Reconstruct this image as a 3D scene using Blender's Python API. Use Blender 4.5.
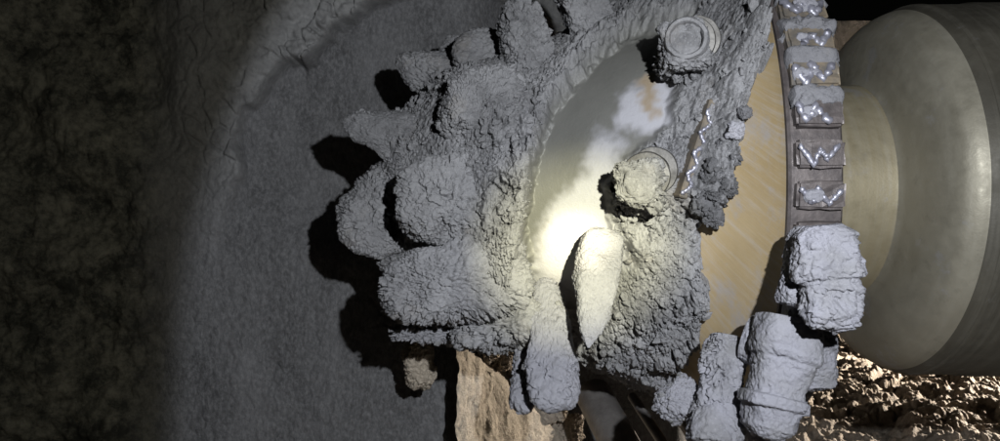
import bpy, bmesh, math, random
import numpy as np
from mathutils import Vector, Matrix

# ------------------------------------------------------------------ camera, world, lamps, exposure
for o in list(bpy.data.objects): bpy.data.objects.remove(o)
scene = bpy.context.scene
COL = scene.collection
F, CX, CY = 785.0, 500.0, 220.5          # focal length and principal point in photograph pixels
CAM = np.array([0.0, 0.0, 0.90])
cam_d = bpy.data.cameras.new('camera'); cam = bpy.data.objects.new('camera', cam_d); COL.objects.link(cam)
cam.location = CAM; cam.rotation_euler = (math.radians(90), 0, 0)
cam_d.sensor_width = 36; cam_d.lens = 36*F/1000; cam_d.clip_start = .02; cam_d.clip_end = 100
scene.camera = cam
w = bpy.data.worlds.new('World'); scene.world = w; w.use_nodes = True
w.node_tree.nodes['Background'].inputs[0].default_value = (.55, .6, .5, 1)
w.node_tree.nodes['Background'].inputs[1].default_value = .0015

def P(px, py, d):                        # photograph pixel + distance along the view axis -> world point
    return np.array([(px-CX)/F*d, d, (CY-py)/F*d]) + CAM

def spot(name, loc, target, watts, angle, blend, color, size=.012):
    l = bpy.data.lights.new(name, 'SPOT'); l.energy = watts; l.spot_size = math.radians(angle)
    l.spot_blend = blend; l.color = color; l.shadow_soft_size = size
    o = bpy.data.objects.new(name, l); COL.objects.link(o); o.location = loc
    o.rotation_euler = (Vector(target)-Vector(loc)).to_track_quat('-Z', 'Y').to_euler()
    return o
HEAD = CAM + np.array([.24, -.02, .20])  # the photographer's cap lamp, up and to the right of the lens
spot('cap_lamp_beam', HEAD, HEAD+np.array([.299, .929, -.217]), 62, 92, .10, (.86, .905, 1.0))
spot('cap_lamp_middle', HEAD, P(640, 240, 1.3), 34, 38, 1.0, (.90, .93, 1.0))
spot('cap_lamp_spill', HEAD, P(300, 262, 1.5), 22, 140, .6, (1.0, .98, .85))
spot('cap_lamp_hot_core', HEAD, P(578, 240, 1.27), 270, 5.8, .9, (1.0, .90, .62))
spot('cap_lamp_hot_fringe', HEAD, P(580, 244, 1.27), 165, 16.5, 1.0, (1.0, .92, .45))
WL = CAM + np.array([4.0, 4.6, -.43])
spot('machine_work_lamp', WL, WL+np.array([-.646, -.2876, -.707]), 1500, 97, .03, (1.0, .87, .72), .03)
vs = scene.view_settings; vs.view_transform = 'Standard'; vs.look = 'None'; vs.exposure = 0; vs.gamma = 1
vs.use_curve_mapping = False

# ------------------------------------------------------------------ noise (numpy)
def _hash(ix, iy, iz, s):
    h = (ix.astype(np.uint32)*np.uint32(374761393)) ^ (iy.astype(np.uint32)*np.uint32(668265263)) ^ (iz.astype(np.uint32)*np.uint32(2147483647)) ^ np.uint32((s*974711+12345) & 0xffffffff)
    h = (h ^ (h >> np.uint32(13)))*np.uint32(1274126177); h ^= h >> np.uint32(16)
    h = h*np.uint32(2246822519); h ^= h >> np.uint32(15)
    return h.astype(np.float64)/4294967295.0
def vnoise(p, s=0):                      # gradient noise, about -1..1
    i = np.floor(p).astype(np.int64); f = p-i; u = f*f*f*(f*(f*6-15)+10)
    out = 0
    for dx in (0, 1):
        for dy in (0, 1):
            for dz in (0, 1):
                a = [i[:, 0]+dx, i[:, 1]+dy, i[:, 2]+dz]
                h = _hash(*a, s)*math.tau; g = _hash(*a, s+77)*2-1
                q = np.sqrt(np.maximum(0, 1-g*g))
                d = (f[:, 0]-dx)*q*np.cos(h)+(f[:, 1]-dy)*q*np.sin(h)+(f[:, 2]-dz)*g
                wgt = (u[:, 0] if dx else 1-u[:, 0])*(u[:, 1] if dy else 1-u[:, 1])*(u[:, 2] if dz else 1-u[:, 2])
                out = out+wgt*d
    return out*1.6
def fbm(p, n=3, s=0):
    o = 0; a = 1
    for k in range(n): o = o+a*vnoise(p*2**k+k*17.3, s+k); a *= .5
    return o
def worley(p, s=0):
    i = np.floor(p).astype(np.int64); f = p-i
    f1 = np.full(len(p), 9.); f2 = np.full(len(p), 9.); cid = np.zeros(len(p))
    for dx in (-1, 0, 1):
        for dy in (-1, 0, 1):
            for dz in (-1, 0, 1):
                a = [i[:, 0]+dx, i[:, 1]+dy, i[:, 2]+dz]
                h0 = _hash(*a, s)
                d = (f[:, 0]-dx-h0)**2+(f[:, 1]-dy-_hash(*a, s+5))**2+(f[:, 2]-dz-_hash(*a, s+9))**2
                n1 = d < f1
                f2 = np.where(n1, f1, np.minimum(f2, d)); f1 = np.where(n1, d, f1); cid = np.where(n1, h0, cid)
    return np.sqrt(f1), np.sqrt(f2), cid
def sm(a, b, x): t = np.clip((x-a)/(b-a), 0, 1); return t*t*(3-2*t)
def mud_height(p, rough, s=0, clod=42.):
    w1 = np.stack([vnoise(p*30, s+31), vnoise(p*30, s+32), vnoise(p*30, s+33)], 1)*.009
    w2 = np.stack([vnoise(p*130, s+34), vnoise(p*130, s+35), vnoise(p*130, s+36)], 1)*.0035
    wq = p+w1+w2
    f1, f2, c = worley(wq*clod, s+3)
    e1, e2, c2 = worley(wq*clod*2.2+5, s+4)
    g1, g2, c3 = worley((p+w2)*clod*5+5, s+5)
    patch = sm(-.30, .30, vnoise(p*11, s+8))
    crack = (1-sm(.01, .13, f2-f1))*patch*sm(-.35, .2, vnoise(p*38, s+13))
    crack2 = (1-sm(0, .13, e2-e1))*sm(0, .5, vnoise(p*17+9, s+9))
    h = fbm(p*14, 2, s)*.009*(.4+.6*rough)
    rc = sm(.15, .85, rough)
    h = h-rc*(crack*.024+crack2*.013)+rough*((c-.5)*.017*patch+(c2-.5)*.012*sm(-.4, .3, vnoise(p*23, s+12)))
    return h+(.25+.75*rough)*((c3-.5)*.0048+fbm(p*170, 2, s+7)*.0026)*sm(-.05, .12, rough)

# ------------------------------------------------------------------ mesh helpers
def mesh_np(name, v, f, mat, parent=None, smooth=True, attrs=None):
    m = bpy.data.meshes.new(name); v = np.asarray(v, float); f = np.asarray(f)
    m.vertices.add(len(v)); m.vertices.foreach_set('co', v.ravel())
    k = f.shape[1]; m.loops.add(f.size); m.loops.foreach_set('vertex_index', f.ravel().astype(np.int32))
    m.polygons.add(len(f)); m.polygons.foreach_set('loop_start', np.arange(len(f), dtype=np.int32)*k)
    m.update(calc_edges=True)
    m.polygons.foreach_set('use_smooth', np.full(len(f), smooth)); m.update()
    for an, av in (attrs or {}).items():
        at = m.attributes.new(an, 'FLOAT', 'POINT'); at.data.foreach_set('value', np.asarray(av, np.float32))
    m.materials.append(mat)
    o = bpy.data.objects.new(name, m); COL.objects.link(o); o.parent = parent
    return o
def grid_faces(nu, nv, wrap=False):
    i = np.arange(nu-1)[:, None]; j = np.arange(nv if wrap else nv-1)[None, :]; j2 = (j+1) % nv
    return np.stack(np.broadcast_arrays(i*nv+j, i*nv+j2, (i+1)*nv+j2, (i+1)*nv+j), -1).reshape(-1, 4)
def bm_obj(name, bm, mat, parent=None, smooth=False):
    m = bpy.data.meshes.new(name); bmesh.ops.recalc_face_normals(bm, faces=bm.faces); bm.to_mesh(m); bm.free()
    if smooth:
        for p in m.polygons: p.use_smooth = True
    m.materials.append(mat); o = bpy.data.objects.new(name, m); COL.objects.link(o); o.parent = parent
    return o
def frame(axis, hint=(0, -1, 0)):
    a = np.asarray(axis, float); a = a/np.linalg.norm(a); h = np.asarray(hint, float)
    u = np.cross(a, h); u /= np.linalg.norm(u); v = np.cross(u, a)
    return a, u, v                      # v points roughly along the hint
def lathe(name, base, axis, prof, mat, parent, n=40, bump=0, seed=0, smooth=True):
    a, u, v = frame(axis); base = np.asarray(base, float)
    th = np.linspace(0, math.tau, n, endpoint=False)
    vs_ = np.array([[base+a*x+(u*np.cos(t)+v*np.sin(t))*max(r, 1e-4) for t in th] for x, r in prof]).reshape(-1, 3)
    if bump: vs_ = vs_+(fbm(vs_*25, 3, seed)*bump)[:, None]*(u*.5+v*.5+a*.3)
    o = mesh_np(name, vs_, grid_faces(len(prof), n, True), mat, parent, smooth)
    if smooth:
        md = o.modifiers.new('edge', 'EDGE_SPLIT'); md.split_angle = math.radians(38)
    return o
def tag(o, label=None, cat=None, group=None, kind=None):
    for k, x in (('label', label), ('category', cat), ('group', group), ('kind', kind)):
        if x: o[k] = x
    return o
def empty(name, loc):
    o = bpy.data.objects.new(name, None); COL.objects.link(o); o.location = loc; o.empty_display_size = .1
    return o

# ------------------------------------------------------------------ materials
def mat_new(name):
    m = bpy.data.materials.new(name); m.use_nodes = True; nt = m.node_tree
    return m, nt, nt.nodes['Principled BSDF']
def N(nt, t, **kw):
    n = nt.nodes.new(t)
    for k, x in kw.items():
        if k.startswith('i_'): n.inputs[k[2:].replace('_', ' ')].default_value = x
        else: setattr(n, k, x)
    return n
def noise(nt, scale, detail=6, rough=.6, stretch=None):
    t = N(nt, 'ShaderNodeTexCoord'); n = N(nt, 'ShaderNodeTexNoise', i_Scale=scale, i_Detail=detail, i_Roughness=rough)
    src = t.outputs['Object']
    if stretch:
        mp = N(nt, 'ShaderNodeMapping', vector_type='TEXTURE' if len(stretch) > 3 else 'POINT'); mp.inputs['Scale'].default_value = stretch[:3]
        if len(stretch) > 3: mp.inputs['Rotation'].default_value = stretch[3:]
        nt.links.new(src, mp.inputs[0]); src = mp.outputs[0]
    nt.links.new(src, n.inputs['Vector']); return n.outputs[0]
def ramp(nt, src, stops):
    r = N(nt, 'ShaderNodeValToRGB'); e = r.color_ramp.elements
    while len(e) < len(stops): e.new(.5)
    for k, (p_, c) in enumerate(stops):
        e[k].position = p_; e[k].color = (c, c, c, 1) if isinstance(c, (int, float)) else (*c, 1)
    nt.links.new(src, r.inputs[0]); return r.outputs[0]
def mix(nt, fac, a, b):
    m = N(nt, 'ShaderNodeMix', data_type='RGBA')
    for s_, x in ((0, fac), (6, a), (7, b)):
        if hasattr(x, 'is_linked'): nt.links.new(x, m.inputs[s_])
        elif s_ == 0: m.inputs[0].default_value = x
        else: m.inputs[s_].default_value = (*x, 1)
    return m.outputs[2]
def bump(nt, bsdf, srcs):
    prev = None
    for src, st, dist in srcs:
        b = N(nt, 'ShaderNodeBump', i_Strength=st, i_Distance=dist); nt.links.new(src, b.inputs['Height'])
        if prev: nt.links.new(prev, b.inputs['Normal'])
        prev = b.outputs[0]
    nt.links.new(prev, bsdf.inputs['Normal'])
def attr(nt, name): return N(nt, 'ShaderNodeAttribute', attribute_name=name).outputs['Fac']

def mud_material(name, dark, light, dry):
    m, nt, b = mat_new(name); L = nt.links.new
    c = mix(nt, ramp(nt, noise(nt, 9, 5), [(.35, 0), (.65, 1)]), dark, light)
    c = mix(nt, ramp(nt, noise(nt, 6.5, 6, .7), [(.52, 0), (.66, .7)]), c, tuple(x*.62 for x in dark))
    c = mix(nt, ramp(nt, noise(nt, 11, 5, .65), [(.58, 0), (.72, .35)]), c, (.24, .215, .185))
    c = mix(nt, ramp(nt, noise(nt, 190, 4, .75), [(.56, .0), (.72, .6)]), c, tuple(x*1.45 for x in light))
    c = mix(nt, ramp(nt, noise(nt, 120, 5, .8), [(.30, .75), (.46, 0)]), c, tuple(x*.35 for x in dark))
    c = mix(nt, attr(nt, 'dry'), c, dry)
    wet = attr(nt, 'wet')
    wetc = mix(nt, ramp(nt, noise(nt, 5, 4), [(.35, 0), (.7, 1)]), (.105, .105, .096), (.15, .149, .138))
    c = mix(nt, wet, c, wetc)
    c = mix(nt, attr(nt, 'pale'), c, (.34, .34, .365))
    c = mix(nt, attr(nt, 'rust'), c, (.25, .20, .14))
    L(c, b.inputs['Base Color'])
    rg = mix(nt, wet, ramp(nt, noise(nt, 220, 2), [(.28, .30), (.42, .85), (1, .95)]), (.40, .40, .40)); L(rg, b.inputs['Roughness'])
    b.inputs['Specular IOR Level'].default_value = .35
    bump(nt, b, [(noise(nt, 75, 6, .7), .5, .008), (noise(nt, 330, 3, .65), .5, .003)])
    inv = N(nt, 'ShaderNodeMath', operation='MULTIPLY_ADD'); L(attr(nt, 'slick'), inv.inputs[0]); inv.inputs[1].default_value = -.30; inv.inputs[2].default_value = .5
    for n_ in [x for x in nt.nodes if x.bl_idname == 'ShaderNodeBump']: L(inv.outputs[0], n_.inputs['Strength'])
    return m
M_mud = mud_material('caked_mud', (.155, .155, .161), (.25, .25, .258), (.245, .246, .280))
M_crumb = mud_material('crumbly_dark_mud', (.08, .08, .083), (.15, .15, .16), (.3, .3, .33))

def scratch(nt, f1, f2, detail, rough):      # noise drawn out along the direction x - z
    t = N(nt, 'ShaderNodeTexCoord'); sp = N(nt, 'ShaderNodeSeparateXYZ'); nt.links.new(t.outputs['Object'], sp.inputs[0])
    def m(op, a, b):
        k = N(nt, 'ShaderNodeMath', operation=op)
        for s_, x in ((0, a), (1, b)):
            if hasattr(x, 'is_linked'): nt.links.new(x, k.inputs[s_])
            else: k.inputs[s_].default_value = x
        return k.outputs[0]
    c = N(nt, 'ShaderNodeCombineXYZ'); x, z = sp.outputs[0], sp.outputs[2]
    nt.links.new(m('MULTIPLY', m('ADD', m('MULTIPLY', x, 1.25), z), f1), c.inputs[0]); nt.links.new(m('MULTIPLY', m('SUBTRACT', x, z), f2), c.inputs[1])
    n = N(nt, 'ShaderNodeTexNoise', i_Scale=1, i_Detail=detail, i_Roughness=rough); nt.links.new(c.outputs[0], n.inputs['Vector'])
    return n.outputs[0]
def tan_paint():
    m, nt, b = mat_new('worn_tan_paint'); L = nt.links.new
    c = mix(nt, ramp(nt, noise(nt, 6, 5), [(.3, 0), (.7, 1)]), (.30, .225, .118), (.37, .29, .17))
    c = mix(nt, ramp(nt, scratch(nt, 120, 7, 6, .75), [(.48, 0), (.74, .5)]), c, (.40, .385, .38))
    c = mix(nt, ramp(nt, noise(nt, 11, 6, .7), [(.52, 0), (.64, .7)]), c, (.30, .285, .28))
    c = mix(nt, ramp(nt, noise(nt, 22, 4), [(.66, 0), (.72, .6)]), c, (.15, .145, .14))
    L(c, b.inputs['Base Color']); L(ramp(nt, noise(nt, 30, 4), [(.3, .38), (.7, .7)]), b.inputs['Roughness'])
    bump(nt, b, [(scratch(nt, 160, 8, 4, .6), .2, .002), (noise(nt, 50, 5), .2, .002)])
    return m
M_tan = tan_paint()
def boom_mat(name, base, base2, spec_r, metal=.55):
    m, nt, b = mat_new(name); L = nt.links.new
    c = mix(nt, ramp(nt, noise(nt, 5, 6, .65), [(.3, 0), (.72, 1)]), base, base2)
    c = mix(nt, ramp(nt, noise(nt, 26, 7, .7), [(.56, 0), (.8, .5)]), c, tuple(x*.5 for x in base))
    c = mix(nt, ramp(nt, noise(nt, 3.2, 7, .7), [(.60, 0), (.7, .4)]), c, (.34, .33, .34))
    c = mix(nt, ramp(nt, noise(nt, 1, 5, .65, (70, 4, 4)), [(.46, 0), (.70, .28)]), c, (.42, .40, .34) if base[0] > .1 else (.20, .19, .16))
    c = mix(nt, ramp(nt, noise(nt, 9, 8, .75), [(.57, 0), (.63, .55)]), c, (.33, .325, .33) if base[0] > .1 else (.17, .165, .16))
    L(c, b.inputs['Base Color']); b.inputs['Metallic'].default_value = metal
    L(ramp(nt, noise(nt, 40, 5), [(.3, spec_r), (.75, spec_r+.25)]), b.inputs['Roughness'])
    bump(nt, b, [(noise(nt, 60, 5), .18, .003), (noise(nt, 300, 2), .15, .001)])
    return m
M_neck = boom_mat('brassy_dusty_steel', (.27, .23, .145), (.34, .30, .205), .40, .35)
M_boom = boom_mat('olive_dusty_paint', (.235, .218, .17), (.33, .31, .25), .42, .42)
M_boom_dark = boom_mat('dimmed_boom_paint', (.05, .046, .036), (.10, .092, .072), .5, .3)  # barrel darkened so the beam's falloff is painted into its colour
def steel(name, c1, c2, metal, r):
    m, nt, b = mat_new(name); L = nt.links.new
    L(mix(nt, ramp(nt, noise(nt, 45, 6, .65), [(.35, 0), (.7, 1)]), c1, c2), b.inputs['Base Color'])
    b.inputs['Metallic'].default_value = metal; b.inputs['Roughness'].default_value = r
    bump(nt, b, [(noise(nt, 120, 5), .3, .002)])
    return m
M_block = steel('purple_brown_steel', (.06, .052, .052), (.125, .108, .104), .35, .45)
M_tanblock = steel('block_with_tan_smears', (.09, .085, .08), (.21, .17, .12), .2, .5)
M_weld = steel('bright_weld_bead', (.20, .20, .24), (.36, .36, .41), .5, .42)
M_pick = steel('pick_steel', (.07, .066, .06), (.15, .145, .135), .35, .5)
M_pipe = steel('dull_grey_pipe', (.12, .11, .105), (.20, .19, .18), .3, .5)
def ground_mat(name, c1, c2, stretch=None, rough=.85):
    m, nt, b = mat_new(name); L = nt.links.new
    c = mix(nt, ramp(nt, noise(nt, 7, 6, .65, stretch), [(.3, 0), (.7, 1)]), c1, c2)
    c = mix(nt, ramp(nt, noise(nt, 110, 5, .75, stretch), [(.42, 0), (.72, .75)]), c, tuple(x*1.7 for x in c2))
    L(c, b.inputs['Base Color']); b.inputs['Roughness'].default_value = rough
    b.inputs['Specular IOR Level'].default_value = .3
    bump(nt, b, [(noise(nt, 60, 6, .75, stretch), .55, .009), (noise(nt, 240, 4, .7), .55, .005)])
    return m
M_ground = ground_mat('tan_grey_muck', (.22, .185, .15), (.33, .285, .235))
M_slab = ground_mat('pale_tan_rock', (.32, .275, .22), (.42, .37, .30))
M_wall = ground_mat('cut_grey_rock', (.070, .070, .072), (.150, .150, .154), (1.3, 1.3, .75))
def wall_layers():
    nt = M_wall.node_tree; b = nt.nodes['Principled BSDF']; c = b.inputs['Base Color'].links[0].from_socket
    d = mix(nt, ramp(nt, noise(nt, 30, 5, .7), [(.3, 0), (.7, 1)]), (.17, .17, .17), (.32, .32, .315))
    c = mix(nt, attr(nt, 'ledge'), c, d)
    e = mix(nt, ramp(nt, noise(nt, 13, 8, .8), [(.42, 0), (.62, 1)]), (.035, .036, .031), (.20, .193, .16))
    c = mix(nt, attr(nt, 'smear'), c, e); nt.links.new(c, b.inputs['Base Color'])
wall_layers()

# ------------------------------------------------------------------ the setting: rock face and muck floor
def warp_axis(lo, hi, dlo, dhi, n, share=.78):
    nd = int(n*share); rest = n-nd; a = int(rest*(dlo-lo)/((dlo-lo)+(hi-dhi))); b_ = rest-a
    return np.concatenate([np.linspace(lo, dlo, a, endpoint=False), np.linspace(dlo, dhi, nd, endpoint=False), np.linspace(dhi, hi, b_)])
def build_wall():
    xs = warp_axis(-2.6, 2.6, -1.30, .05, 540, .82); zs = warp_axis(-.7, 2.3, .30, 1.48, 400, .84)
    X, Z = [a.ravel() for a in np.meshgrid(xs, zs, indexing='ij')]
    p = np.stack([X, np.zeros_like(X), Z], 1)
    ang_w = fbm(p*3.1, 3, 50)*.05
    dx, dz = X-.0, Z-(CAM[2]-.075)
    R = np.hypot(dx, dz)+ang_w+vnoise(p*14, 51)*.018+vnoise(p*40, 52)*.008
    upleft = sm(.10, .52, (dz-.15*dx)/np.maximum(R, .01))*sm(-1.05, -.35, dx)
    step = sm(.676, .656, R)                       # 1 inside the bored pocket
    Y = 1.84+.0*X
    Y = Y+.085*step*upleft+.03*sm(.9, .3, R)
    Y = Y-.42*sm(-.85, -2.2, X)-.5*sm(-1.6, -2.6, X)    # tunnel side coming forward on the left
    Y = Y+.45*sm(-.12, .25, X)+3.2*sm(.5, 1.2, X)                      # opens out behind the boom
    out = np.maximum(sm(.645, .68, R)*upleft, sm(-.72, -.85, X))
    f1, f2, c = worley((p+np.stack([vnoise(p*9, 60), 0*X, vnoise(p*9, 61)], 1)*.03)*np.array([24, 24, 19.]), 62)
    rough = -(1-sm(0, .14, f2-f1))*.022*sm(-.3, .3, vnoise(p*6, 63))+(c-.5)*.026+fbm(p*9, 4, 64)*.026+fbm(p*60, 3, 67)*.007
    smooth_ = fbm(p*np.array([9, 9, 5]), 3, 65)*.010+fbm(p*np.array([60, 60, 40]), 3, 66)*.0032-(1-sm(0, .06, f2-f1))*.006*sm(.15, .5, vnoise(p*5, 68))
    lf = sm(-.72, -.84, X); big = fbm(p*3.2, 2, 69)*.08*lf
    rough = rough*(1-lf)*(.25+.75*upleft)+lf*fbm(p*26, 4, 77)*.011
    Y = Y-(rough*out+smooth_*(1-out))-big
    v = np.stack([X, Y, Z], 1)
    f = grid_faces(len(xs), len(zs))
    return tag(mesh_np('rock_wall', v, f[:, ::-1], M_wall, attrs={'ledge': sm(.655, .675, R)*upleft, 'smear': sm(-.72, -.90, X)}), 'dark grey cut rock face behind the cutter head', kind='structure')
build_wall()

def build_ground():
    xs = warp_axis(-2.6, 5.0, .75, 3.0, 470, .80); ys = warp_axis(.4, 6.5, 2.6, 4.6, 420, .86)
    X, Y = [a.ravel() for a in np.meshgrid(xs, ys, indexing='ij')]
    p = np.stack([X, Y, np.zeros_like(X)], 1)
    r = math.radians(32); q = np.stack([X*math.cos(r)+Y*math.sin(r), -X*math.sin(r)+Y*math.cos(r), 0*X], 1)
    qw = q+np.stack([vnoise(p*5, 70), vnoise(p*5, 71), 0*X], 1)*.05
    rid = 1-np.abs(vnoise(qw*np.array([4., 9, 1]), 72)); rid2 = 1-np.abs(vnoise(qw*np.array([10., 21, 1]), 73))
    f1, f2, c = worley(qw*np.array([9., 17, 1]), 74); e1, e2, c2 = worley(qw*np.array([22., 36, 1]), 78)
    Z = .03+.09*sm(2.6, 5, Y)+rid*.060+rid2*.032+(c-.5)*.034-(1-sm(0, .12, f2-f1))*.016+(c2-.5)*.012+fbm(p*45, 3, 75)*.007+fbm(p*3, 2, 76)*.03-.06
    return tag(mesh_np('ground', np.stack([X, Y, Z], 1), grid_faces(len(xs), len(ys)), M_ground), 'rough tan muck floor under the boom', kind='structure')
build_ground()

# ------------------------------------------------------------------ the cutter head: axis along X at AY, AZ
AY, AZ = 1.60, CAM[2]+.060
prof_x = np.array([-.262, -.258, -.24, -.18, -.08, .04, .20, .33, .36, .40, .406])
prof_r = np.array([0, .03, .065, .115, .17, .235, .315, .375, .410, .472, .490])
def body_r(X): return np.interp(X, prof_x, prof_r, left=-.05, right=.49)
def surf(px, py, off=0.0):               # where the view ray through a pixel meets the head's body of revolution
    d = np.arange(.9, 2.0, .002); q = np.stack([(px-CX)/F*d, d, (CY-py)/F*d], 1)+CAM
    inside = np.hypot(q[:, 1]-AY, q[:, 2]-AZ) < body_r(q[:, 0])+off
    inside &= (q[:, 0] > -.27) & (q[:, 0] < .41)
    k = np.argmax(inside)
    return q[k] if inside.any() else None

head = empty('cutter_head', (.45, AY, AZ-.5))
tag(head, 'mud-caked conical rock cutter head with picks, on the front of the boom', 'cutter head')
HI = Matrix.Translation(-Vector(head.location))
def adopt(o, parent):
    o.parent = parent; o.matrix_parent_inverse = HI if parent is head else Matrix.Identity(4)
    return o
# meshes are written in world space; the whole head hangs on one empty, so undo its offset once per child

def revolve(name, prof, mat, parent, n=180, sx=0, bumpy=0):
    th = np.linspace(0, math.tau, n, endpoint=False)
    v = np.array([[(x, AY-r*math.cos(t), AZ+r*math.sin(t)) for t in th] for x, r in prof]).reshape(-1, 3)
    o = mesh_np(name, v, grid_faces(len(prof), n, True), mat, parent)
    o.modifiers.new('edge', 'EDGE_SPLIT').split_angle = math.radians(35)
    return o
adopt(revolve('cone_body', list(zip(prof_x, np.maximum(prof_r, .001))), M_tan, head), head)
collar = adopt(revolve('collar', [(.404, .475), (.406, .494), (.410, .497), (.480, .497), (.484, .493), (.486, .30), (.486, .21)], M_block, head, 220), head)

def project(v):
    d = v[:, 1]-CAM[1]
    return CX+F*(v[:, 0]-CAM[0])/d, CY-F*(v[:, 2]-CAM[2])/d
def seg_dist(px, py, pts):
    best = np.full(len(px), 1e9); 
    for (ax, ay), (bx, by) in zip(pts[:-1], pts[1:]):
        dx, dy = bx-ax, by-ay; t = np.clip(((px-ax)*dx+(py-ay)*dy)/(dx*dx+dy*dy), 0, 1)
        best = np.minimum(best, np.hypot(px-ax-t*dx, py-ay-t*dy))
    return best
def poly_sd(px, py, pts):                # signed distance to a polygon, negative inside
    d = seg_dist(px, py, pts+[pts[0]]); ins = np.zeros(len(px), bool)
    for (ax, ay), (bx, by) in zip(pts, pts[1:]+[pts[0]]):
        cnd = (ay > py) != (by > py)
        with np.errstate(all='ignore'): ins ^= cnd & (px < (bx-ax)*(py-ay)/(by-ay)+ax)
    return np.where(ins, -d, d)

CHAN = [(694, 12), (640, 22), (590, 55), (550, 108), (532, 165), (522, 230), (518, 285), (536, 325), (580, 320), (632, 262), (616, 225), (610, 185), (644, 148), (672, 122), (678, 70)]
EDGE = [(790, -20), (765, 60), (748, 100), (742, 135), (732, 178), (716, 210), (698, 228), (702, 258), (706, 300), (698, 335), (682, 362), (668, 390), (650, 440), (900, 470), (900, -20)]
CW = []
def build_coating():
    s = np.concatenate([np.linspace(0, .12, 60, endpoint=False), np.linspace(.12, 1, 520)])
    Xs = -.262+s*(.395+.262)
    th = np.concatenate([np.linspace(-108, 108, 800), np.linspace(110, 250, 60)])*math.pi/180
    X, T = [a.ravel() for a in np.meshgrid(Xs, th, indexing='ij')]
    r0 = np.maximum(body_r(X), .002)
    mk = lambda r: np.stack([X, AY-r*np.cos(T), AZ+r*np.sin(T)], 1)
    v = mk(r0+.02); px, py = project(v); front = np.cos(T) > -.15
    jit = vnoise(v*35, 21)*7+vnoise(v*90, 22)*4
    wd = 8+16*sm(225, 275, py)
    chan = np.where(front, sm(1, -1, (poly_sd(px, py, CHAN)+jit*.6)/wd), 0)
    bare = np.where(front, sm(5, -6, poly_sd(px, py, EDGE)+jit), np.where(X > .34, sm(-.2, .2, vnoise(v*9, 23)), 0))
    thick = .030+fbm(v*7, 2, 24)*.008
    crest = seg_dist(px, py, [(668, -5), (632, 18), (575, 60), (545, 105), (522, 165), (512, 240), (512, 300), (522, 340)])
    thick = thick+np.where(front, .020*np.exp(-(crest/24)**2), 0)
    fl2 = seg_dist(px, py, [(775, -20), (752, 40), (728, 90), (716, 130), (708, 190)])
    thick = thick+np.where(front, .030*np.exp(-(fl2/17)**2), 0)
    low = np.exp(-(((px-658)/75)**2+((py-325)/62)**2))
    thick = thick+np.where(front, .030*low, 0)
    left = np.exp(-(((px-487)/52)**2+((py-235)/95)**2))
    thick = thick+np.where(front, .055*left, 0)
    thick = thick+np.where(front, .035*np.exp(-(((px-470)/45)**2+((py-120)/45)**2)), 0)
    thick = thick+np.where(front, .028*sm(540, 480, px), .02)
    roll = sm(-.262, -.19, X); thick = thick*(.3+.7*roll)
    upper = np.where(front, sm(150, 60, py)*sm(690, 560, px), 0)
    rough = np.clip(.85-.30*upper+.35*low+.2*left, 0, 1)*(1-.97*chan)
    film = .005
    thick = thick*(1-chan)+film*chan
    hgt = mud_height(v, rough)
    crumb = np.where(front, np.exp(-(seg_dist(px, py, [(738, 120), (722, 165), (716, 200)])/18)**2), 0)
    f1, f2, c = worley(v*60, 90); hgt = hgt+crumb*((c-.3)*.022+sm(.5, 0, f1)*.018)
    tot = (thick+hgt*(1-.9*chan))*(1-bare)-.012*bare
    v = mk(np.maximum(r0+tot, .001))
    # slurry patches in the smooth channel; the lower also paints in hot-spot glare
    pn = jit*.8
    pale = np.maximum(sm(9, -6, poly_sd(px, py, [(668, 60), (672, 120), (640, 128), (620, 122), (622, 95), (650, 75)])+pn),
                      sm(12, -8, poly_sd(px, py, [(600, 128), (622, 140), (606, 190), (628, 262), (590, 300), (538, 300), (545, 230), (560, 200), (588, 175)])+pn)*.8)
    rust = sm(5, -6, seg_dist(px, py, [(650, 78), (652, 104)])-9+pn)
    dry = np.where(front, sm(330, 400, py)*.5+sm(430, 380, px)*.45*sm(240, 290, py), 0)
    CW.append(np.where(front & (np.cos(T) > -.1), rough**2*(1-chan)*(1-bare)*(.4+.8*low+.5*left)*sm(-.3, .3, vnoise(v*13, 95)), 0))
    return adopt(mesh_np('mud_coating', v, grid_faces(len(Xs), len(th), False), M_mud, head,
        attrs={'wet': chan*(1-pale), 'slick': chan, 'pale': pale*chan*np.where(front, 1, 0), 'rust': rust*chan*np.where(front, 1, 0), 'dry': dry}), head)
mc = build_coating(); tag(mc, 'grey caked mud with a smooth wet channel', kind='stuff')
crumbs_px = [(720, 168, 15), (708, 178, 12), (735, 130, 10), (722, 148, 9), (716, 196, 17), (728, 185, 12), (704, 205, 11), (737, 160, 8), (745, 112, 8), (712, 215, 12)]

CRUMB_SRC = []                            # (object, weight per vertex) that loose grains cling to
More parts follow.
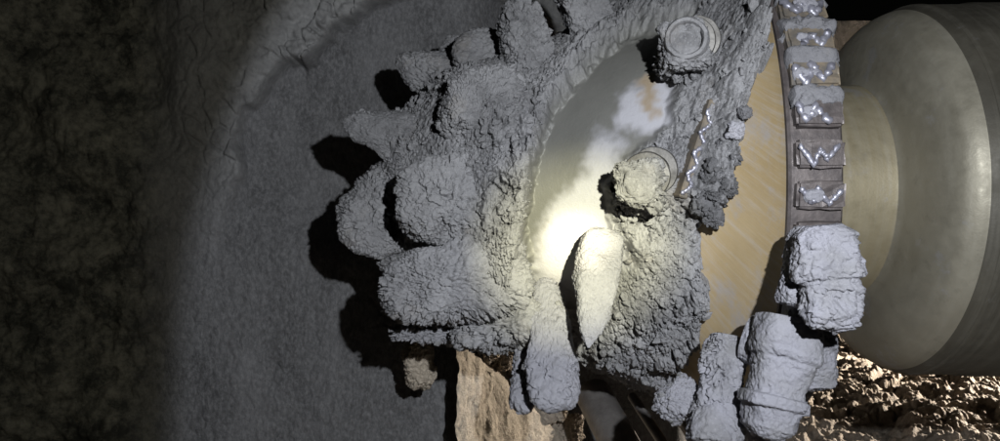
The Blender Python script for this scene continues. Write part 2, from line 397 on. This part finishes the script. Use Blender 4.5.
# unit sphere
def sphere(sub):
    bm = bmesh.new(); bmesh.ops.create_icosphere(bm, subdivisions=sub, radius=1)
    v = np.array([x.co for x in bm.verts]); f = np.array([[y.index for y in x.verts] for x in bm.faces]); bm.free(); return v, f
SPH = {k: sphere(k) for k in (4, 5, 6, 7)}
def lobe(name, base, tip, rb, rt, parent, mat=M_mud, flat=1.0, rough=.6, seed=0, sub=6, dry=0, clod=42., expo=2.4, bend=None):
    sv, sf = SPH[sub]; base, tip = np.asarray(base), np.asarray(tip); L = np.linalg.norm(tip-base)
    a, u, v = frame(tip-base)
    z = sv[:, 2]; t = (z+1)/2; q = np.hypot(sv[:, 0], sv[:, 1])+1e-9
    pr = (1-np.abs(z)**(expo+1.2))**(1/(expo+.2))*(rb+(rt-rb)*t)
    an = np.arctan2(sv[:, 1], sv[:, 0])+.35*math.sin(seed*1.7); sq = 4.5
    pr = pr/(np.abs(np.cos(an))**sq+np.abs(np.sin(an))**sq)**(1/sq)*.90
    cx, cy = sv[:, 0]/q*pr, sv[:, 1]/q*pr*flat
    pos = base+a*(t*L)[:, None]+u*cx[:, None]+v*cy[:, None]
    nr = u*(sv[:, 0])[:, None]+v*(sv[:, 1])[:, None]+a*(z)[:, None]*.8
    nr /= np.linalg.norm(nr, axis=1)[:, None]
    pos = pos+nr*(fbm(pos*13, 2, seed)*.010*min(1, rb/.04))[:, None]
    pos = pos+nr*mud_height(pos, np.full(len(pos), rough), seed+100, clod)[:, None]*min(1, rb/.03)
    return mesh_np(name, pos, sf, mat, parent, attrs={'wet': np.zeros(len(pos)), 'dry': np.full(len(pos), dry)*1.0, 'pale': np.zeros(len(pos)), 'rust': np.zeros(len(pos))})

PICK_PROF = [(-.05, .024), (0, .024), (.001, .036), (.014, .036), (.016, .028), (.05, .021), (.075, .013)]
TIP_PROF = [(.073, .0125), (.08, .0120), (.094, .004), (.096, .0005)]
def make_pick(base, tip, wpx, wtip=.55, flat=1., rough=.6, sub=6, dry=0., seed=0, clod=42., label=None, expo=2.4):
    """a conical pick in its holder, buried in a cake of mud; base and tip are world points"""
    base, tip = np.asarray(base, float), np.asarray(tip, float); ax = tip-base; L = np.linalg.norm(ax); ax = ax/L
    d = (base[1]+tip[1])/2; rb = wpx/2/F*d
    k = min(1, L/.13, rb/.05)*.72*min(1, flat*.95); st = tip-ax*(.096*k+.016)
    p = adopt(lathe('pick', st, ax, [(x*k, r*k) for x, r in PICK_PROF], M_pick, head, 24), head)
    lathe('carbide_tip', st, ax, [(x*k, r*k) for x, r in TIP_PROF], M_pick, p, 16)
    m = lobe('mud_cake', base, tip, rb, rb*wtip, p, M_mud, flat, rough, seed, sub, dry, 58., expo)
    if rough > .25: CRUMB_SRC.append((m, rough))
    if label: p['label'] = label
    return p
def D(px, py, d): return P(px, py, d)
S = lambda px, py, off=0.: surf(px, py, off)
# left, nose side (pixels of root and point in the photograph, distances from the body they stand on)
make_pick(D(540, 92, 1.45), D(514, -2, 1.42), 64, .66, flat=.7, rough=.55, seed=1, label='mud-caked pick standing up at the top of the cone', sub=6)
make_pick(D(604, 40, 1.46), D(566, -30, 1.44), 56, .8, rough=.6, seed=2)
make_pick(D(490, 94, 1.58), D(394, 60, 1.60), 66, .42, rough=.45, seed=3)
make_pick(D(505, 102, 1.53), D(470, 36, 1.56), 72, .8, rough=.30, seed=4)
make_pick(D(532, 112, 1.40), D(442, 104, 1.34), 84, .80, flat=.85, rough=.55, sub=7, seed=5, label='rounded mud-caked pick facing the lamp', expo=2.8)
make_pick(D(490, 168, 1.49), D(342, 120, 1.46), 100, .26, flat=.6, rough=.35, sub=7, seed=6, label='long mud-caked pick pointing left')
make_pick(D(455, 80, 1.66), D(455, 36, 1.68), 30, .6, rough=.4, seed=14)
make_pick(D(446, 180, 1.55), D(342, 236, 1.44), 110, .66, flat=.55, rough=.58, sub=7, seed=7, expo=2.8, label='broad mud-caked pick at the nose')
make_pick(D(395, 250, 1.50), D(398, 282, 1.50), 36, .6, rough=.9, seed=15)
make_pick(D(525, 196, 1.36), D(396, 204, 1.33), 104, .74, flat=.5, rough=.5, sub=7, seed=8, expo=2.8, label='largest mud-caked pick left of the channel')
make_pick(D(530, 268, 1.34), D(382, 294, 1.35), 98, .80, flat=.55, rough=.85, sub=7, seed=9, expo=3.2, dry=.12)
make_pick(D(500, 322, 1.46), D(392, 332, 1.42), 34, .7, rough=1., sub=6, seed=10, dry=.35)
make_pick(D(550, 318, 1.34), D(455, 335, 1.40), 52, .6, rough=1., sub=6, seed=16)
# lower middle
def on(px, py, off):                      # a point on the mud at a pixel, lifted by off
    q = surf(px, py, .03); d = q[1] if q is not None else 1.3
    return P(px, py, d-off)
make_pick(on(603, 230, .0), P(588, 352, 1.185), 66, .20, rough=.16, sub=7, seed=11, flat=.55, dry=.5, label='tapered pick pointing down inside the bright hot spot', expo=2.6)
make_pick(on(547, 280, -.01), P(557, 410, 1.23), 30, 1.95, flat=.6, rough=.5, sub=6, seed=12, dry=.7, label='pale mud-caked pick pointing down below the channel', expo=2.8)
make_pick(on(533, 312, -.01), P(522, 412, 1.28), 24, 1.5, flat=.7, rough=.5, sub=6, seed=13, dry=.6)

# the two round pick ends on the second flight
def round_pick(px, py, rpx, d, axis, seed, label, groove):
    c = P(px, py, d); a = np.asarray(axis, float); a /= np.linalg.norm(a); r = rpx/F*d
    p = adopt(lathe('pick', c-a*.11, a, [(0, r*.8), (.09, r*.8), (.095, r*.7), (.095, .001)], M_pick, head, 48), head)
    p['label'] = label
    for k, (sh, bk) in enumerate(((.010, .030), (.019, .052))):
        cc = c-a*bk+np.array([sh, 0, sh*.75])
        lathe('retaining_ring', cc, a, [(-.012, r*.8), (-.011, r*1.0), (-.003, r*1.04), (.002, r*1.0), (.003, r*.7)], M_pick, p, 48, .002, seed+k)
    lobe('mud_cake', c-a*.06, c+a*.010, r*1.10, r*1.0, p, M_mud, 1., .8, seed, 6, .0, 50., 6.)
    lobe('mud_cake', c-a*.13+np.array([.01, .03, -.02]), c-a*.045+np.array([.006, .0, -.010]), r*1.25, r*1.2, p, M_mud, 1., .9, seed+3, 6, 0, 50., 3.)
    if groove: lathe('collar_ring', c+a*.000+np.array([.004, 0, .004]), a, [(0, r*.62), (.012, r*.66), (.016, r*.72), (.016, r*.84), (.010, r*.92), (0, r*.94)], M_mud, p, 48, .004, 5)
round_pick(636, 182, 24, 1.165, (-.35, -1, -.12), 21, 'round pick end facing the camera beside the channel', False)
round_pick(684, 42, 24, 1.18, (-.25, -1, -.05), 22, 'ringed round pick end at the top of the flight', True)

# right-hand lower picks in their holders
def mud_lathe(name, base, tip, prof_px, parent, seed, dry, rough=.3, sq=3., flat=1., mat=None, nt_=150, nz=130):
    """a dense turned shape with a squarish section, roughened by mud; prof = (share of length, radius in px)"""
    base, tip = np.asarray(base), np.asarray(tip); a, u, v = frame(tip-base); L = np.linalg.norm(tip-base)
    d = (base[1]+tip[1])/2; t = np.array([p_[0] for p_ in prof_px]); r = np.array([p_[1] for p_ in prof_px])/F*d
    arc = np.concatenate([[0], np.cumsum(np.hypot(np.diff(t)*L, np.diff(r)))]); q = np.linspace(0, arc[-1], nz)
    zt = np.interp(q, arc, t)*L; rr = np.interp(q, arc, r); th = np.linspace(0, math.tau, nt_, endpoint=False)
    se = 1/(np.abs(np.cos(th))**sq+np.abs(np.sin(th))**sq)**(1/sq)
    Zg, Tg = [x.ravel() for x in np.meshgrid(zt, th, indexing='ij')]; Rg = (rr[:, None]*se[None, :]).ravel()
    nr = u*np.cos(Tg)[:, None]+v*np.sin(Tg)[:, None]
    pos = base+a*Zg[:, None]+nr*(Rg*np.where(np.abs(np.sin(Tg)) > .7, flat, 1))[:, None] if False else base+a*Zg[:, None]+u*(Rg*np.cos(Tg))[:, None]+v*(Rg*np.sin(Tg)*flat)[:, None]
    h = mud_height(pos, np.full(len(pos), rough), seed)+fbm(pos*22, 2, seed+1)*.004
    pos = pos+nr*(h*np.minimum(1, Rg/.012))[:, None]+a*(h*.4)[:, None]
    n = len(pos); z0 = np.zeros(n)
    dr = np.clip(dry+fbm(pos*18, 3, seed+2)*.6, 0, 1)
    return mesh_np(name, pos, grid_faces(nz, nt_, True), mat or M_mud, parent, attrs={'wet': z0, 'pale': z0, 'rust': z0, 'dry': dr})
big = adopt(mud_lathe('pick', P(820, 224, 1.0), P(834, 334, .985), [(0, 0), (.02, 20), (.10, 29), (.30, 32), (.46, 33), (.50, 31), (.52, 26), (.56, 25), (.60, 28), (.80, 26), (.92, 19), (1, 0)], head, 31, .75, .36, 3.4, .8), head)
big['label'] = 'pale square-shouldered pick by the boom neck'
mud_lathe('holder_block', P(803, 226, 1.04), P(796, 308, 1.03), [(0, 0), (.03, 10), (.2, 14), (.8, 17), (.95, 14), (1, 0)], big, 33, .85, .3, 3.4)
pk = adopt(mud_lathe('pick', P(790, 318, 1.075), P(766, 440, 1.055), [(0, 0), (.01, 30), (.28, 33), (.32, 31), (.34, 28), (.64, 27), (.65, 31), (.73, 31), (.745, 26), (.9, 22), (.97, 12), (1, 0)], head, 34, .7, .20, 3.2), head)
pk['label'] = 'pale banded pick holder pointing down under the collar'
mud_lathe('holder_block', P(748, 336, 1.14), P(802, 356, 1.08), [(0, 0), (.05, 24), (.5, 32), (.9, 28), (1, 0)], pk, 35, .75, .3, 3., .8)
mud_lathe('mud_cake', P(806, 296, 1.12), P(812, 392, 1.13), [(0, 0), (.05, 18), (.5, 26), (.9, 20), (1, 0)], pk, 36, .8, .3, 2.6)
qk = adopt(mud_lathe('pick', P(724, 335, 1.17), P(714, 456, 1.11), [(0, 0), (.02, 16), (.25, 23), (.5, 21), (.75, 26), (.9, 25), (1, 0)], head, 37, .55, .45, 2.8), head)
make_pick(D(690, 385, 1.20), D(668, 412, 1.16), 42, .85, rough=.35, sub=6, dry=.7, seed=38, label='small round mud ball on a pick near the bottom')

# crumbs of dark mud along the second flight
for k, (px, py, w_) in enumerate(crumbs_px):
    q = S(px, py, .055)
    if q is None: q = P(px, py, 1.16)
    r = w_/F*q[1]
    adopt(lobe('mud_clod', q+np.array([0, .6*r, -.6*r]), q+np.array([0, -.5*r, .6*r]), r*.95, r*.8, head, M_crumb, 1., .9, 200+k, 5, .9 if k == 2 else 0, 60., 2.6), head)

def build_crumbs():
    rg = np.random.default_rng(3); bm = bmesh.new(); bmesh.ops.create_icosphere(bm, subdivisions=1, radius=1)
    uv = np.array([x.co for x in bm.verts]); uf = np.array([[y.index for y in x.verts] for x in bm.faces]); bm.free()
    jobs = [(mc, CW[0], 9000)]+[(o, None, int(420*r_)) for o, r_ in CRUMB_SRC]
    V, Fc, k = [], [], 0
    for o, wt, cnt in jobs:
        n = len(o.data.vertices); co = np.empty(n*3); o.data.vertices.foreach_get('co', co); co = co.reshape(-1, 3)
        nr = np.empty(n*3); o.data.vertices.foreach_get('normal', nr); nr = nr.reshape(-1, 3)
        if wt is None: wt = sm(-.4, .5, vnoise(co*16, 96))*(nr[:, 1] < .3)
        ids = rg.choice(n, cnt, p=wt/wt.sum())
        if o is mc: 
            out = np.stack([0*co[:, 0], co[:, 1]-AY, co[:, 2]-AZ], 1); nr = np.where(((nr*out).sum(1) < 0)[:, None], -nr, nr)
        for i in ids:
            r = min(.0013*rg.random()**-.55, .0085)
            q = np.linalg.qr(rg.normal(size=(3, 3)))[0]
            pts = (uv*(1+rg.normal(0, .22, (len(uv), 1))))*np.array([1, rg.uniform(.6, 1), rg.uniform(.4, .8)])
            V.append(co[i]+nr[i]*r*.25+pts@q*r); Fc.append(uf+k); k += len(uv)
    V = np.concatenate(V); z0 = np.zeros(len(V))
    o = adopt(mesh_np('mud_crumbs', V, np.concatenate(Fc), M_mud, head, False, {'wet': z0, 'pale': z0, 'rust': z0, 'dry': z0}), head)
    tag(o, kind='stuff')
build_crumbs()

# ---- wear blocks with zigzag weld on the collar rim
def block_mesh(seed):
    bm = bmesh.new(); bmesh.ops.create_cube(bm, size=1)
    for v_ in bm.verts: v_.co = Vector((v_.co.x*.068, v_.co.y*.040, v_.co.z*.022))
    bmesh.ops.bevel(bm, geom=bm.edges[:], offset=.004, segments=2, affect='EDGES')
    bmesh.ops.subdivide_edges(bm, edges=bm.edges[:], cuts=3, use_grid_fill=True)
    co = np.array([v_.co for v_ in bm.verts]); nz = np.stack([fbm(co*70+seed*9, 3, 700+seed+k) for k in range(3)], 1)*.0016
    for v_, d_ in zip(bm.verts, nz): v_.co += Vector(d_)
    m = bpy.data.meshes.new('wear_block'); bm.to_mesh(m); bm.free()
    return m
def bead_mesh(seed, pts, rad, up=(0, 0, 1), n=7):
    rnd = random.Random(seed); v = []; pts = np.array(pts, float); path = []
    for a, b in zip(pts[:-1], pts[1:]):
        for t in np.linspace(0, 1, 9, endpoint=False): path.append(a+(b-a)*t)
    path.append(pts[-1]); path = np.array(path); path = path+np.array([[rnd.gauss(0, rad*.2) for _ in range(3)] for _ in path])
    m = len(path)
    for i, c in enumerate(path):
        tg = path[min(i+1, m-1)]-path[max(i-1, 0)]; a, u, w_ = frame(tg, up)
        rr = rad*(1+.16*math.sin(i*1.9)+rnd.uniform(-.2, .2))*(.4 if i in (0, m-1) else 1)
        for k in range(n): th = math.tau*k/n; v.append(c+u*rr*1.3*math.cos(th)+w_*rr*math.sin(th))
    return np.array(v), grid_faces(m, n, True)
def zigzag(seed):
    rnd = random.Random(seed*7+1); g = lambda s_: rnd.uniform(-s_, s_)
    pts = [(-.031, .015+g(.004), .0115), (-.017+g(.005), -.014+g(.004), .0115), (-.004+g(.005), .010+g(.005), .0115), (.010+g(.005), -.013+g(.004), .0115), (.027+g(.003), .012+g(.005), .0115)]
    if seed % 4 == 3: pts = pts[:4]
    if seed % 5 == 4: pts = pts[1:]
    return pts
bmeshes = []
for k in range(6):
    m = block_mesh(k); m.materials.append(M_block if k > 2 else M_tanblock); bmeshes.append(m)
beads = []
for k in range(10):
    v_, f_ = bead_mesh(k, zigzag(k), .0032 if k < 5 else .0044); o = mesh_np('weld_bead', v_, f_, M_weld); beads.append(o.data); bpy.data.objects.remove(o)
def at_rim(th, r, x):
    out = Vector((0, -math.cos(th), math.sin(th))); tan = Vector((0, math.sin(th), math.cos(th)))
    mtx = Matrix.Identity(4); xx = Vector((1, 0, 0))
    for i in range(3): mtx[i][0] = xx[i]; mtx[i][1] = tan[i]; mtx[i][2] = out[i]
    pos = Vector((x, AY, AZ))+out*r; mtx.translation = pos
    return mtx
rng = random.Random(4)
for k in range(55):
    deg = -2.8+k*360/55; th = math.radians(deg); d_ = (deg+180) % 360-180
    o = bpy.data.objects.new('wear_block', bmeshes[(0 if d_ > 14 else 3)+k % 3]); COL.objects.link(o); o.parent = collar
    o.matrix_local = at_rim(th, .501+rng.uniform(-.002, .002), .447)
    b = bpy.data.objects.new('weld_bead', beads[k % 5 if d_ < 8 else 5+k % 5]); COL.objects.link(b); b.parent = collar
    b.matrix_local = at_rim(th, .501, .447)
    if (6 < d_ < 80 and rng.random() < .95) or -75 < d_ < -22:
        h = th+math.radians(180/55)*rng.uniform(.8, 1.0)
        c = np.array(at_rim(h, .500, .447+rng.uniform(-.006, .004)).translation); xa = np.array([.037, 0, 0])
        lobe('mud_packing', c-xa, c+xa, .021, .019, collar, M_crumb if d_ > 0 else M_mud, .9, .6, 300+k, 4, .25 if d_ > 0 else .9, 60., 5.)
    if d_ > -12 and rng.random() < .8:      # pale slurry left in the crook of the weld
        c = np.array(at_rim(th, .509, .432+rng.uniform(-.006, .02)).translation); xa = np.array([rng.uniform(.012, .024), 0, 0])
        lobe('mud_packing', c-xa, c+xa, rng.uniform(.009, .014), .010, collar, M_mud, .8, .4, 600+k, 4, .7, 60., 3.)
    if -90 < d_ < -20:
        c = np.array(at_rim(th, .507, .44).translation); xa = np.array([.034, 0, 0])
        lobe('mud_packing', c-xa, c+xa, .020, .019, collar, M_mud, .7, .3, 400+k, 4, .9, 60., 5.)
# pale smears where the cone meets the blocks
# ---- hard-faced bar on the second flight
dbar = [surf(713, 100, .046)[1], surf(682, 198, .048)[1]]
pa, pb = P(713, 100, dbar[0]), P(682, 198, dbar[1])
a_, u_, v_ = frame(pb-pa, (.25, -1, .0)); bm = bmesh.new(); bmesh.ops.create_cube(bm, size=1)
Lb = np.linalg.norm(pb-pa); ctr = (pa+pb)/2
for q in bm.verts: q.co = Vector(ctr+a_*q.co.x*Lb+u_*q.co.y*.014+v_*q.co.z*.05-v_*.02)
bmesh.ops.bevel(bm, geom=bm.edges[:], offset=.002, segments=1, affect='EDGES')
bar = adopt(bm_obj('flight_bar', bm, M_tanblock, head), head); bar['label'] = 'steel edge bar with a zigzag weld'
zz = [ctr+a_*(-.47+.94*i/9)*Lb+u_*(.0065 if i % 2 else -.0065)+v_*.006 for i in range(10)]
vb, fb = bead_mesh(11, zz, .0026, v_); mesh_np('weld_bead', vb, fb, M_weld, bar)

# ------------------------------------------------------------------ the boom
boom = empty('boom', (1.2, AY, AZ-.37)); tag(boom, 'olive-grey cylindrical machine boom with rounded shoulder and brassy neck', 'boom')
BI = Matrix.Translation(-Vector(boom.location))
def smooth_prof(pts, n=60):
    p = np.array(pts); t = np.linspace(0, len(p)-1, n); i = np.minimum(t.astype(int), len(p)-2); f = (t-i)[:, None]
    g = lambda k: p[np.clip(i+k, 0, len(p)-1)]
    return .5*((2*g(0))+(g(1)-g(-1))*f+(2*g(-1)-5*g(0)+4*g(1)-g(2))*f*f+(-g(-1)+3*g(0)-3*g(1)+g(2))*f**3)
parts = [('neck', [(.487, .20), (.489, .211), (.60, .212), (.700, .212), (.706, .214), (.712, .214)], M_neck),
         ('shoulder', smooth_prof([(.704, .2135), (.710, .226), (.715, .252), (.721, .282), (.731, .311), (.745, .335), (.762, .350), (.778, .3575)]), M_boom),
         ('barrel', [(.778, .3565), (.790, .363), (.805, .367), (.90, .368), (.905, .371), (2.2, .371), (2.2, .05)], M_boom_dark),
         ('seam_ring', [(.795, .352), (.797, .3655), (.800, .3680), (.804, .3684), (.808, .362)], M_boom_dark)]
for nm, pr, mt in parts:
    o = revolve(nm, pr, mt, boom, 200); o.matrix_parent_inverse = BI

# ------------------------------------------------------------------ rock slab, clods and pipes below the head
def slab():
    # flat broken face turned toward the work lamp; its left edge is a sharp vertical corner
    top = []
    for x_, y_ in ((458, 342), (484, 366), (510, 388), (540, 416), (566, 441), (592, 466)):
        k_ = (x_-CX)/F; t = (k_*1.66+.0888)/(.5-.8*k_); top.append(P(x_, y_, 1.66+.8*t))
    n = 110; v = []
    tx = np.linspace(0, 1, n)
    tp = np.array([[np.interp(t, np.linspace(0, 1, len(top)), [q[i] for q in top]) for i in range(3)] for t in tx])
    bt = tp.copy(); bt[:, 2] = top[-1][2]-.25; bt[:, 0] -= .004
    g = np.array([[tp[i]*(1-s)+bt[i]*s for s in np.linspace(0, 1, n)] for i in range(n)]).reshape(-1, 3)
    nrm = np.array([.84, -.53, .1]); hgt = fbm(g*14, 2, 500)*.007+fbm(g*np.array([150, 90, 90]), 3, 501)*.0026
    g[:, 0] += np.repeat(np.linspace(1, 0, n)**3, n)*(fbm(g*28, 3, 503)*.005)
    g = g+hgt[:, None]*nrm
    back = g+np.array([.03, .42, 0])
    f = grid_faces(n, n); vv = [g, back]; ff = [f, f[:, ::-1]+n*n]
    idx = np.arange(n*n).reshape(n, n)
    rim = np.concatenate([idx[0, :], idx[1:, -1], idx[-1, -2::-1], idx[-2:0:-1, 0]]); r2 = np.roll(rim, -1)
    ff.append(np.stack([rim, rim+n*n, r2+n*n, r2], 1))
    o = mesh_np('rock_slab', np.concatenate(vv), np.concatenate(ff), M_slab)
    o.modifiers.new('edge', 'EDGE_SPLIT').split_angle = math.radians(50)
    tag(o, 'pale tan flat-faced rock slab leaning at the rock face below the nose', 'rock')
slab()
def loose(name, px, py, d, wpx, hpx, mat, seed, label, cat, group=None, rough=1.):
    r = wpx/2/F*d; h = hpx/F*d; c = P(px, py, d)
    o = lobe(name, c+np.array([0, .01, -h/2]), c+np.array([.0, -.005, h/2]), r, r*.8, None, mat, 1., rough, seed, 6, 0, 40., 2.6)
    tag(o, label, cat, group); return o
GR = 'clods along the slab edge'
for k, (px, py, d, w_, h_) in enumerate([(482, 347, 1.80, 34, 20), (501, 360, 1.86, 32, 22), (520, 376, 1.92, 30, 24), (550, 404, 2.04, 36, 30), (568, 428, 2.10, 34, 32)]):
    loose('mud_clod', px, py, d, w_, h_, M_ground, 520+k, ['brown clod at the upper corner of the tan slab', 'brown clod second down along the slab edge', 'brown clod in the middle of the slab edge', 'brown clod under the pale pick beside the slab', 'lowest brown clod beside the slab and pipes'][k], 'clod', GR)
loose('mud_clod', 420, 362, 1.70, 36, 52, M_slab, 540, 'added tan clod standing in for a patch of warm light on the rock face', 'clod', rough=.5)  # added lump in place of warm lamplight falling on the wall
def pipe(p0, p1, r, label):
    o = lathe('pipe', p0, p1-p0, [(0, r*.6), (.001, r*.95), (.004, r), (np.linalg.norm(p1-p0), r)], M_pipe, None, 32); tag(o, label, 'pipe', 'pipes in the pit')
pipe(P(592, 392, 1.75), P(660, 520, 1.45), .040, 'thick grey pipe in the dark gap under the head')
pipe(P(632, 396, 1.72), P(700, 500, 1.45), .011, 'thin pale pipe in the dark gap under the head')
pipe(P(672, 402, 1.72), P(735, 500, 1.45), .016, 'grey pipe beside the small round mud ball')
